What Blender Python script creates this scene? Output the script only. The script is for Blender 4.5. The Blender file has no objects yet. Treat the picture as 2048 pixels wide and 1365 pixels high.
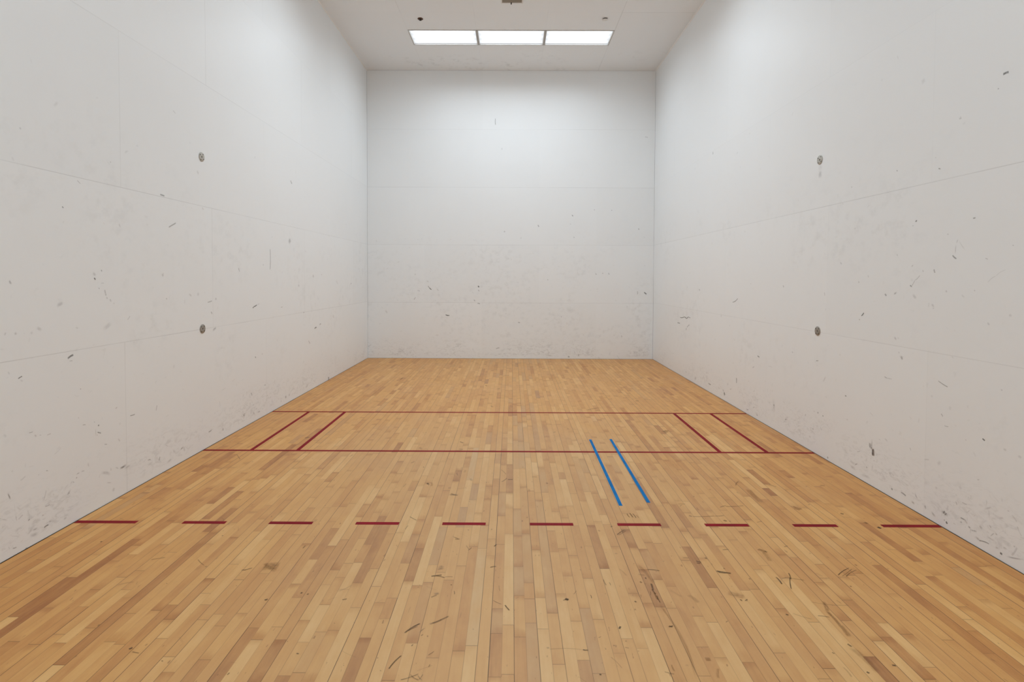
import bpy, bmesh, math, random
from mathutils import Matrix, Vector
FT = .3048
MARKS = {
'left': [(-6.501,3.238,-6.465,3.222,0.0104,0.35,0),(-8.025,2.663,-8.009,2.649,0.0152,0.35,1),(-7.587,2.41,-7.557,2.391,0.0064,0.5,0),(-6.697,2.45,-6.636,2.446,0.0162,0.6,0),(-6.587,2.173,-6.479,2.224,0.0141,0.5,0),(-7.718,2.21,-7.706,2.201,0.01,0.9,0),(-7.19,2.152,-7.175,2.114,0.0135,0.35,1),(-3.936,3.073,-3.886,3.033,0.0252,0.6,0),(-4.017,2.257,-3.952,2.192,0.0942,0.45,1),(-7.313,2.618,-7.264,2.58,0.01,0.08,1),(-6.15,2.773,-6.11,2.732,0.0316,0.25,1),(-6.065,2.42,-6.04,2.399,0.015,0.3,0),(-7.273,2.612,-7.263,2.603,0.0155,0.4,1),(-7.45,1.721,-7.436,1.707,0.0129,1,0),(-7.381,1.781,-7.372,1.77,0.0113,0.7,0),(-7.463,1.762,-7.43,1.736,0.025,0.35,1),(-7.384,1.68,-7.354,1.68,0.0056,0.4,0),(-7.408,1.647,-7.399,1.639,0.0092,0.5,0),(-7.35,1.631,-7.336,1.585,0.0146,0.4,0),(-7.337,1.577,-7.317,1.561,0.0149,0.4,1),(-7.302,1.561,-7.282,1.537,0.0182,0.4,1),(-7.262,1.532,-7.252,1.516,0.0143,0.25,1),(-8.114,1.71,-8.098,1.679,0.0162,0.55,1),(-7.782,1.526,-7.717,1.553,0.0321,0.3,1),(-6.692,1.761,-6.666,1.726,0.0242,0.3,1),(-6.636,1.543,-6.622,1.525,0.0151,0.55,1),(-6.665,1.765,-6.672,1.739,0.0099,0.3,0),(-7.115,1.385,-7.086,1.415,0.0077,0.4,0),(-7.377,1.331,-7.28,1.379,0.0428,0.22,1),(-7.936,1.402,-7.892,1.375,0.026,0.28,1),(-8.154,1.37,-8.141,1.393,0.0131,0.3,1),(-8.089,1.37,-8.069,1.38,0.0197,0.35,1),(-7.628,1.373,-7.594,1.363,0.0141,0.25,1),(-7.98,1.364,-7.958,1.375,0.0205,0.22,1),(-7.697,1.161,-7.646,1.181,0.0174,0.8,0),(-7.681,1.141,-7.655,1.14,0.0071,0.45,0),(-8.069,1.092,-8.041,1.103,0.0085,1,0),(-8.056,1.084,-8.035,1.067,0.0119,0.25,1),(-7.595,0.93,-7.586,0.925,0.0086,0.55,0),(-8.137,1.151,-8.124,1.125,0.012,0.25,1),(-4.583,2.095,-4.588,1.816,0.0182,0.6,0),(-5.37,1.833,-5.349,1.788,0.0166,0.5,0),(-5.055,1.365,-5.018,1.368,0.0149,0.8,0),(-5.03,1.375,-4.943,1.394,0.0161,1,0),(-4.943,1.388,-4.866,1.403,0.0133,0.3,1),(-4.289,1.321,-4.211,1.33,0.0143,0.5,1),(-3.526,1.204,-3.469,1.215,0.0218,0.5,1),(-3.072,0.924,-2.986,0.939,0.0231,1,0),(-2.855,0.967,-2.787,0.977,0.0286,0.5,0),(-3.321,0.766,-3.262,0.713,0.0258,0.4,0),(-5.005,0.773,-4.98,0.758,0.0174,0.8,0),(-4.839,0.779,-4.799,0.786,0.0219,0.3,1),(-5.906,1.171,-5.831,1.205,0.0264,0.55,1),(-5.853,1.493,-5.824,1.512,0.0281,0.45,1),(-5.99,1.473,-5.908,1.485,0.0132,0.5,0),(-5.929,1.373,-5.911,1.351,0.0186,0.55,0),(-6.305,1.569,-6.25,1.538,0.0223,0.3,1),(-6.167,1.574,-6.135,1.544,0.0396,0.25,1),(-3.141,1.766,-3.079,1.727,0.0516,0.4,1),(-2.751,1.784,-2.729,1.76,0.0354,0.4,1),(-1.234,1.586,-1.106,1.623,0.0324,0.4,1),(-3.702,1.619,-3.649,1.589,0.0425,0.35,1),(-2.041,1.684,-1.935,1.586,0.0576,0.2,1),(-4.791,1.887,-4.751,1.875,0.0215,0.35,1),(-2.233,1.084,-2.157,1.018,0.0672,0.25,1),(-7.104,0.608,-7.047,0.606,0.0085,0.75,0),(-6.79,0.57,-6.776,0.615,0.0122,0.4,0),(-7.259,0.704,-7.243,0.712,0.0098,0.45,0),(-7.437,0.624,-7.427,0.618,0.014,0.85,0),(-7.474,0.664,-7.465,0.65,0.0115,0.35,1),(-7.579,0.664,-7.552,0.66,0.0073,0.5,0),(-7.443,0.573,-7.409,0.556,0.0091,0.85,0),(-7.452,0.557,-7.443,0.551,0.0069,0.4,0),(-8.002,0.733,-7.973,0.732,0.0066,0.5,0),(-7.966,0.71,-7.949,0.689,0.0149,0.35,1),(-7.93,0.696,-7.912,0.691,0.0079,0.4,1),(-7.871,0.678,-7.84,0.679,0.0071,0.4,0),(-7.377,0.463,-7.352,0.455,0.0073,0.55,0),(-7.617,0.732,-7.609,0.719,0.0109,0.3,1),(-7.884,0.446,-7.869,0.44,0.0079,0.55,0),(-7.644,0.329,-7.609,0.331,0.0099,0.5,1),(-7.644,0.304,-7.636,0.308,0.0114,0.5,0),(-7.233,0.223,-7.146,0.228,0.0227,0.85,1),(-7.275,0.25,-7.233,0.223,0.0107,0.35,1),(-7.185,0.198,-7.102,0.209,0.0191,0.35,1),(-7.426,0.259,-7.317,0.207,0.028,0.3,1),(-7.369,0.165,-7.308,0.142,0.009,0.35,1),(-7.536,0.381,-7.528,0.341,0.0168,0.25,1),(-7.305,0.066,-7.283,0.097,0.029,0.28,1),(-6.901,0.176,-6.869,0.169,0.0107,0.6,0),(-6.761,0.123,-6.747,0.154,0.0178,0.45,0),(-6.661,0.07,-6.576,0.082,0.0223,0.35,1),(-6.466,0.115,-6.405,0.137,0.0164,0.7,1),(-6.42,0.137,-6.391,0.076,0.0247,0.3,1),(-6.678,0.238,-6.637,0.211,0.0128,0.3,1),(-6.575,0.159,-6.525,0.12,0.0224,0.25,1),(-5.999,0.151,-5.945,0.156,0.0122,0.8,0),(-5.728,0.088,-5.728,0.115,0.0296,0.4,0),(-5.315,0.142,-5.234,0.156,0.0298,0.35,1),(-5.079,0.134,-5.019,0.076,0.0304,0.3,1),(-4.943,0.087,-4.891,0.087,0.0205,0.4,0),(-5.292,0.141,-5.269,0.13,0.0145,0.7,0),(-4.171,0.083,-4.123,0.106,0.0475,0.6,1),(-4.058,0.085,-4.007,0.108,0.0363,0.4,1),(-5.138,0.261,-5.138,0.214,0.024,0.3,1),(-5.111,0.362,-5.088,0.321,0.0193,0.5,0),(-4.767,0.381,-4.74,0.382,0.0175,0.6,0),(-2.45,0.038,-2.451,0.013,0.0539,0.8,0),(-3.47,0.073,-3.332,0.098,0.0418,0.3,1),(-8.154,0.409,-8.136,0.355,0.0113,0.7,1),(-7.723,0.219,-7.689,0.24,0.014,0.4,1),(-7.719,0.217,-7.698,0.223,0.0086,0.55,0),(-7.696,0.278,-7.67,0.297,0.0141,0.25,1),(-7.897,0.211,-7.863,0.209,0.008,0.5,0),(-8.022,0.174,-8.008,0.178,0.0116,0.6,0),(-7.908,0.075,-7.874,0.079,0.0118,0.8,0),(-7.995,0.097,-7.952,0.096,0.0109,0.6,1),(-8.017,0.075,-7.945,0.06,0.0265,0.35,1),(-7.924,0.159,-7.906,0.161,0.0115,0.4,1),(-7.873,0.092,-7.85,0.099,0.0167,0.4,1),(-7.759,0.06,-7.726,0.066,0.0169,0.35,1),(-8.13,0.05,-8.104,0.045,0.0082,0.6,0),(-8.047,0.006,-8.029,0.004,0.0102,0.5,0),(-7.671,0.29,-7.662,0.279,0.0096,0.4,0)],
'right': [(-3.282,3.638,-3.283,3.6,0.0358,0.5,0),(-8.039,2.998,-8.078,2.998,0.0183,0.75,0),(-8.007,2.924,-8.014,2.918,0.0106,0.55,0),(-7.725,2.812,-7.737,2.828,0.0179,0.4,1),(-7.733,2.833,-7.741,2.814,0.0069,0.3,0),(-7.374,3.179,-7.421,3.198,0.0439,0.16,1),(-7.143,2.589,-7.159,2.582,0.0112,0.5,0),(-7.558,2.52,-7.576,2.513,0.01,0.7,0),(-7.524,2.605,-7.537,2.599,0.01,0.3,1),(-7.354,2.164,-7.369,2.173,0.0135,0.9,0),(-7.32,2.137,-7.34,2.135,0.0112,0.35,1),(-7.853,2.135,-7.872,2.136,0.01,0.7,0),(-6.589,2.558,-6.596,2.544,0.012,0.4,0),(-6.464,2.425,-6.479,2.414,0.0152,0.3,1),(-7.722,1.901,-7.728,1.976,0.0107,0.33,1),(-7.728,1.976,-7.743,2.009,0.0107,0.33,1),(-7.744,2.005,-7.806,1.924,0.0079,0.25,1),(-7.698,1.899,-7.732,1.874,0.0121,0.65,0),(-7.647,2.05,-7.664,2.042,0.0103,0.4,1),(-7.325,1.824,-7.345,1.842,0.0136,0.4,1),(-7.434,1.803,-7.444,1.785,0.0134,0.4,1),(-7.541,1.806,-7.551,1.78,0.013,0.55,0),(-7.335,1.684,-7.364,1.726,0.0065,0.5,0),(-7.364,1.726,-7.411,1.763,0.006,0.5,0),(-7.315,1.688,-7.335,1.677,0.0123,0.65,0),(-7.148,1.618,-7.169,1.627,0.0125,0.3,1),(-7.046,1.615,-7.064,1.6,0.0167,0.6,0),(-7.142,1.61,-7.185,1.635,0.0173,0.4,1),(-7.342,1.624,-7.388,1.588,0.0258,0.28,1),(-7.522,1.558,-7.554,1.531,0.0204,0.3,1),(-7.536,1.526,-7.554,1.527,0.0107,0.3,1),(-6.445,1.891,-6.476,1.863,0.0177,0.4,1),(-6.713,1.718,-6.727,1.697,0.0182,0.45,1),(-6.835,1.77,-6.849,1.744,0.0177,0.3,1),(-7.976,1.716,-8.031,1.757,0.0053,0.25,0),(-8.031,1.757,-8.097,1.794,0.0051,0.2,0),(-7.875,1.666,-7.887,1.657,0.0104,0.4,1),(-7.651,1.661,-7.66,1.641,0.0166,0.35,1),(-7.776,1.631,-7.808,1.612,0.0141,0.2,1),(-8.125,1.526,-8.145,1.51,0.0223,0.25,1),(-6.656,2.188,-6.65,2.167,0.0138,0.3,1),(-8.135,1.941,-8.144,1.94,0.006,0.5,0),(-7.953,1.869,-7.972,1.862,0.0069,0.4,0),(-7.165,1.933,-7.182,1.913,0.0141,0.3,1),(-7.977,1.462,-7.999,1.442,0.0173,0.3,1),(-4.073,1.408,-4.248,1.47,0.0128,0.85,0),(-1.813,1.034,-2.061,1.062,0.0169,0.95,0),(-2.061,1.06,-2.168,1.039,0.0208,0.95,0),(-2.168,1.039,-2.271,1.077,0.0206,0.95,0),(-2.271,1.077,-2.373,1.068,0.0179,0.6,0),(-1.673,0.924,-1.817,0.927,0.0184,0.9,0),(-2.124,0.823,-2.2,0.891,0.0373,0.5,1),(-2.2,0.891,-2.327,0.945,0.0203,0.6,0),(-2.763,1.557,-2.809,1.542,0.0267,0.5,0),(-5.422,1.666,-5.445,1.633,0.0238,0.45,1),(-3.662,1.201,-3.717,1.184,0.0479,0.2,1),(-6.212,1.604,-6.221,1.571,0.0121,0.4,0),(-4.613,1.674,-4.642,1.662,0.0161,0.3,1),(-6.763,1.416,-6.795,1.445,0.0114,1.2,0),(-6.731,1.384,-6.744,1.38,0.0103,0.6,0),(-4.838,0.786,-4.891,0.776,0.0163,0.85,0),(-4.694,0.608,-4.775,0.647,0.0172,0.4,1),(-5.638,0.947,-5.658,0.94,0.014,0.5,0),(-6.092,0.921,-6.134,0.928,0.0088,0.8,0),(-7.159,1.279,-7.187,1.254,0.0199,0.45,1),(-7.197,1.279,-7.214,1.265,0.0146,0.2,1),(-7.234,1.139,-7.261,1.108,0.023,0.65,1),(-7.212,1.171,-7.223,1.153,0.0132,0.3,1),(-7.063,0.943,-7.092,0.937,0.0114,0.5,0),(-7.092,0.937,-7.148,0.939,0.0065,0.4,0),(-7.602,1.016,-7.69,0.988,0.0071,0.75,0),(-7.636,0.789,-7.654,0.773,0.0113,0.45,0),(-7.669,0.713,-7.703,0.716,0.0079,0.45,0),(-8.084,1.054,-8.101,1.051,0.013,0.35,1),(-6.56,0.677,-6.582,0.677,0.0124,0.9,0),(-7.969,0.714,-7.987,0.706,0.0112,1,0),(-7.842,0.668,-7.85,0.667,0.0073,0.4,0),(-8.112,0.695,-8.139,0.692,0.0168,0.3,1),(-6.589,0.475,-6.61,0.462,0.0192,0.3,1),(-7.712,1.21,-7.733,1.192,0.008,0.3,1),(-6.931,0.397,-6.928,0.303,0.0182,0.35,1),(-6.914,0.362,-6.922,0.301,0.0384,0.5,1),(-6.927,0.333,-6.931,0.3,0.0223,0.6,1),(-6.943,0.321,-6.951,0.256,0.0379,0.9,2),(-6.946,0.314,-6.945,0.258,0.0242,0.8,0),(-6.902,0.354,-6.909,0.314,0.013,0.4,0),(-6.743,0.226,-6.783,0.243,0.0082,0.4,0),(-3.83,0.118,-3.866,0.083,0.0408,0.9,0),(-3.774,0.149,-3.83,0.118,0.0352,0.4,1),(-3.947,0.27,-3.965,0.245,0.0325,0.3,0),(-4.24,0.402,-4.243,0.329,0.0318,0.6,0),(-4.034,0.204,-4.084,0.221,0.0138,0.45,0),(-3.233,0.127,-3.335,0.125,0.0195,0.7,0),(-5.096,0.706,-5.241,0.707,0.0123,0.2,1),(-6.209,0.73,-6.264,0.804,0.014,0.35,1),(-2.61,0.061,-2.702,0.12,0.0567,0.35,1),(-4.558,0.056,-4.615,0.064,0.0164,0.5,0),(-5.256,0.282,-5.279,0.276,0.0234,0.7,0),(-4.726,0.11,-4.794,0.146,0.0163,0.4,1),(-4.837,0.057,-4.877,0.055,0.022,0.4,0),(-6.135,0.418,-6.152,0.413,0.0197,0.6,0),(-6.22,0.406,-6.237,0.405,0.0162,0.7,0),(-5.518,0.183,-5.55,0.187,0.0173,0.6,0),(-6.054,0.231,-6.072,0.231,0.0167,0.5,0),(-5.994,0.142,-6.031,0.133,0.0205,0.35,1),(-5.914,0.321,-5.932,0.346,0.0138,0.4,0),(-5.241,0.365,-5.271,0.17,0.0597,0.18,1),(-6.315,0.031,-6.323,0.025,0.02,0.7,0),(-6.094,2.843,-6.104,2.802,0.0715,0.14,1),(-6.104,2.802,-6.098,2.715,0.069,0.3,1),(-6.72,0.103,-6.753,0.123,0.0122,0.5,0),(-6.871,0.135,-6.877,0.133,0.0142,0.5,0),(-7.134,0.193,-7.162,0.171,0.0176,0.4,1),(-6.652,0.07,-6.735,0.064,0.0316,0.3,1),(-6.789,0.04,-6.93,0.059,0.027,0.22,1),(-7.171,0.07,-7.183,0.067,0.0185,0.7,0),(-7.274,0.084,-7.327,0.075,0.0125,0.7,0),(-7.411,0.14,-7.447,0.098,0.0132,0.5,1),(-7.379,0.058,-7.419,0.049,0.0192,0.45,1),(-7.509,0.088,-7.524,0.057,0.0211,0.55,1),(-7.57,0.07,-7.616,0.04,0.0202,0.45,1),(-7.65,0.109,-7.727,0.098,0.0253,0.55,1),(-7.676,0.096,-7.692,0.124,0.0082,0.6,0),(-7.689,0.091,-7.706,0.113,0.0078,0.6,0),(-7.686,0.058,-7.695,0.055,0.0115,0.5,0),(-7.708,0.05,-7.712,0.045,0.0168,1,0),(-7.777,0.23,-7.794,0.203,0.0116,0.45,1),(-7.829,0.242,-7.868,0.242,0.0074,0.4,0),(-7.82,0.133,-7.864,0.133,0.0099,0.65,0),(-7.817,0.101,-7.837,0.11,0.0123,0.55,1),(-7.848,0.132,-7.88,0.114,0.0179,0.3,1),(-7.88,0.107,-7.903,0.098,0.015,0.6,1),(-7.896,0.088,-7.948,0.103,0.0097,0.5,1),(-7.862,0.179,-7.899,0.222,0.0071,0.3,1),(-7.92,0.182,-7.937,0.206,0.0057,0.25,1),(-7.961,0.152,-7.991,0.133,0.0214,0.4,1),(-8.032,0.185,-8.054,0.17,0.0125,0.45,1),(-8.042,0.113,-8.075,0.155,0.0068,0.6,1),(-8.075,0.155,-8.096,0.146,0.0104,0.5,1),(-7.935,0.064,-7.979,0.05,0.0166,0.45,1),(-7.965,0.049,-8.04,0.064,0.0079,0.75,0),(-8.116,0.047,-8.126,0.046,0.0165,0.9,0),(-8.078,0.065,-8.105,0.069,0.0131,0.35,1),(-8.146,0.044,-8.266,0.086,0.0116,0.5,1),(-8.128,0.09,-8.161,0.092,0.0136,0.35,1),(-8.202,0.134,-8.208,0.134,0.01,0.4,0),(-8.093,0.257,-8.132,0.275,0.0085,0.3,1),(-8.15,0.327,-8.17,0.329,0.0095,0.35,1),(-7.941,0.437,-7.956,0.443,0.0076,0.4,0),(-7.802,0.336,-7.826,0.332,0.0316,0.2,1),(-7.6,0.253,-7.627,0.249,0.021,0.25,1),(-8.206,0.684,-8.235,0.675,0.0203,0.25,1)],
'front': [(-0.328,5.099,-0.328,4.963,0.0148,0.7,0),(-0.189,4.48,-0.189,4.438,0.0191,0.35,0),(-1.757,1.553,-1.715,1.5,0.0192,0.6,0),(-1.725,1.51,-1.683,1.468,0.0235,1,0),(-0.691,1.557,-0.669,1.525,0.0299,1.2,0),(-0.69,1.472,-0.658,1.44,0.0214,0.5,0),(-0.775,1.258,-0.754,1.226,0.0235,0.6,0),(-0.701,1.183,-0.647,1.173,0.0214,0.7,0),(-1.384,0.935,-1.298,0.919,0.0235,1.1,0),(-0.303,0.211,-0.228,0.232,0.0215,0.6,0),(1.302,3.072,1.324,3.041,0.0233,0.8,0),(0.582,2.858,0.603,2.816,0.0255,0.7,0),(-0.151,2.718,-0.108,2.707,0.0424,0.5,1),(2.717,2.791,2.728,2.76,0.0212,0.7,0),(2.14,3.181,2.151,3.16,0.0212,0.5,0),(2.848,1.432,2.902,1.39,0.0234,1.1,0),(2.709,1.453,2.71,1.389,0.017,0.55,0),(0.166,0.78,0.208,0.77,0.0278,0.6,0),(-2.056,1.253,-2.024,1.306,0.0192,0.5,0),(-1.982,1.456,-1.928,1.435,0.0171,0.4,0),(-1.789,1.659,-1.736,1.638,0.032,0.3,1),(-2.045,1.807,-2.013,1.786,0.0427,0.3,1),(-1.576,1.5,-1.523,1.436,0.0267,0.35,1),(1.812,1.833,1.833,1.801,0.0212,0.5,0),(1.96,1.844,1.971,1.823,0.0212,0.5,0),(2.088,1.844,2.099,1.802,0.0213,0.45,0),(0.746,0.075,0.928,0.055,0.0258,0.35,1),(1.238,0.056,1.27,0.035,0.0364,0.7,0),(1.462,0.1,1.463,0.057,0.0278,0.5,0),(0.222,2.592,0.222,2.56,0.0213,0.3,0),(0.79,1.701,0.801,1.68,0.0213,0.5,0),(1.083,0.913,1.094,0.891,0.0192,0.4,0),(-1.608,0.495,-1.512,0.495,0.0214,0.3,1),(-2.677,1.036,-2.623,0.951,0.0429,0.3,1),(2.377,0.522,2.389,0.458,0.0277,0.35,1),(1.338,2.606,1.359,2.585,0.0265,0.4,0),(1.768,3.19,1.79,3.169,0.0211,0.4,0),(2.834,4.721,2.897,4.71,0.0189,0.4,0),(1.261,2.882,1.283,2.871,0.0212,0.3,0)],
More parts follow.
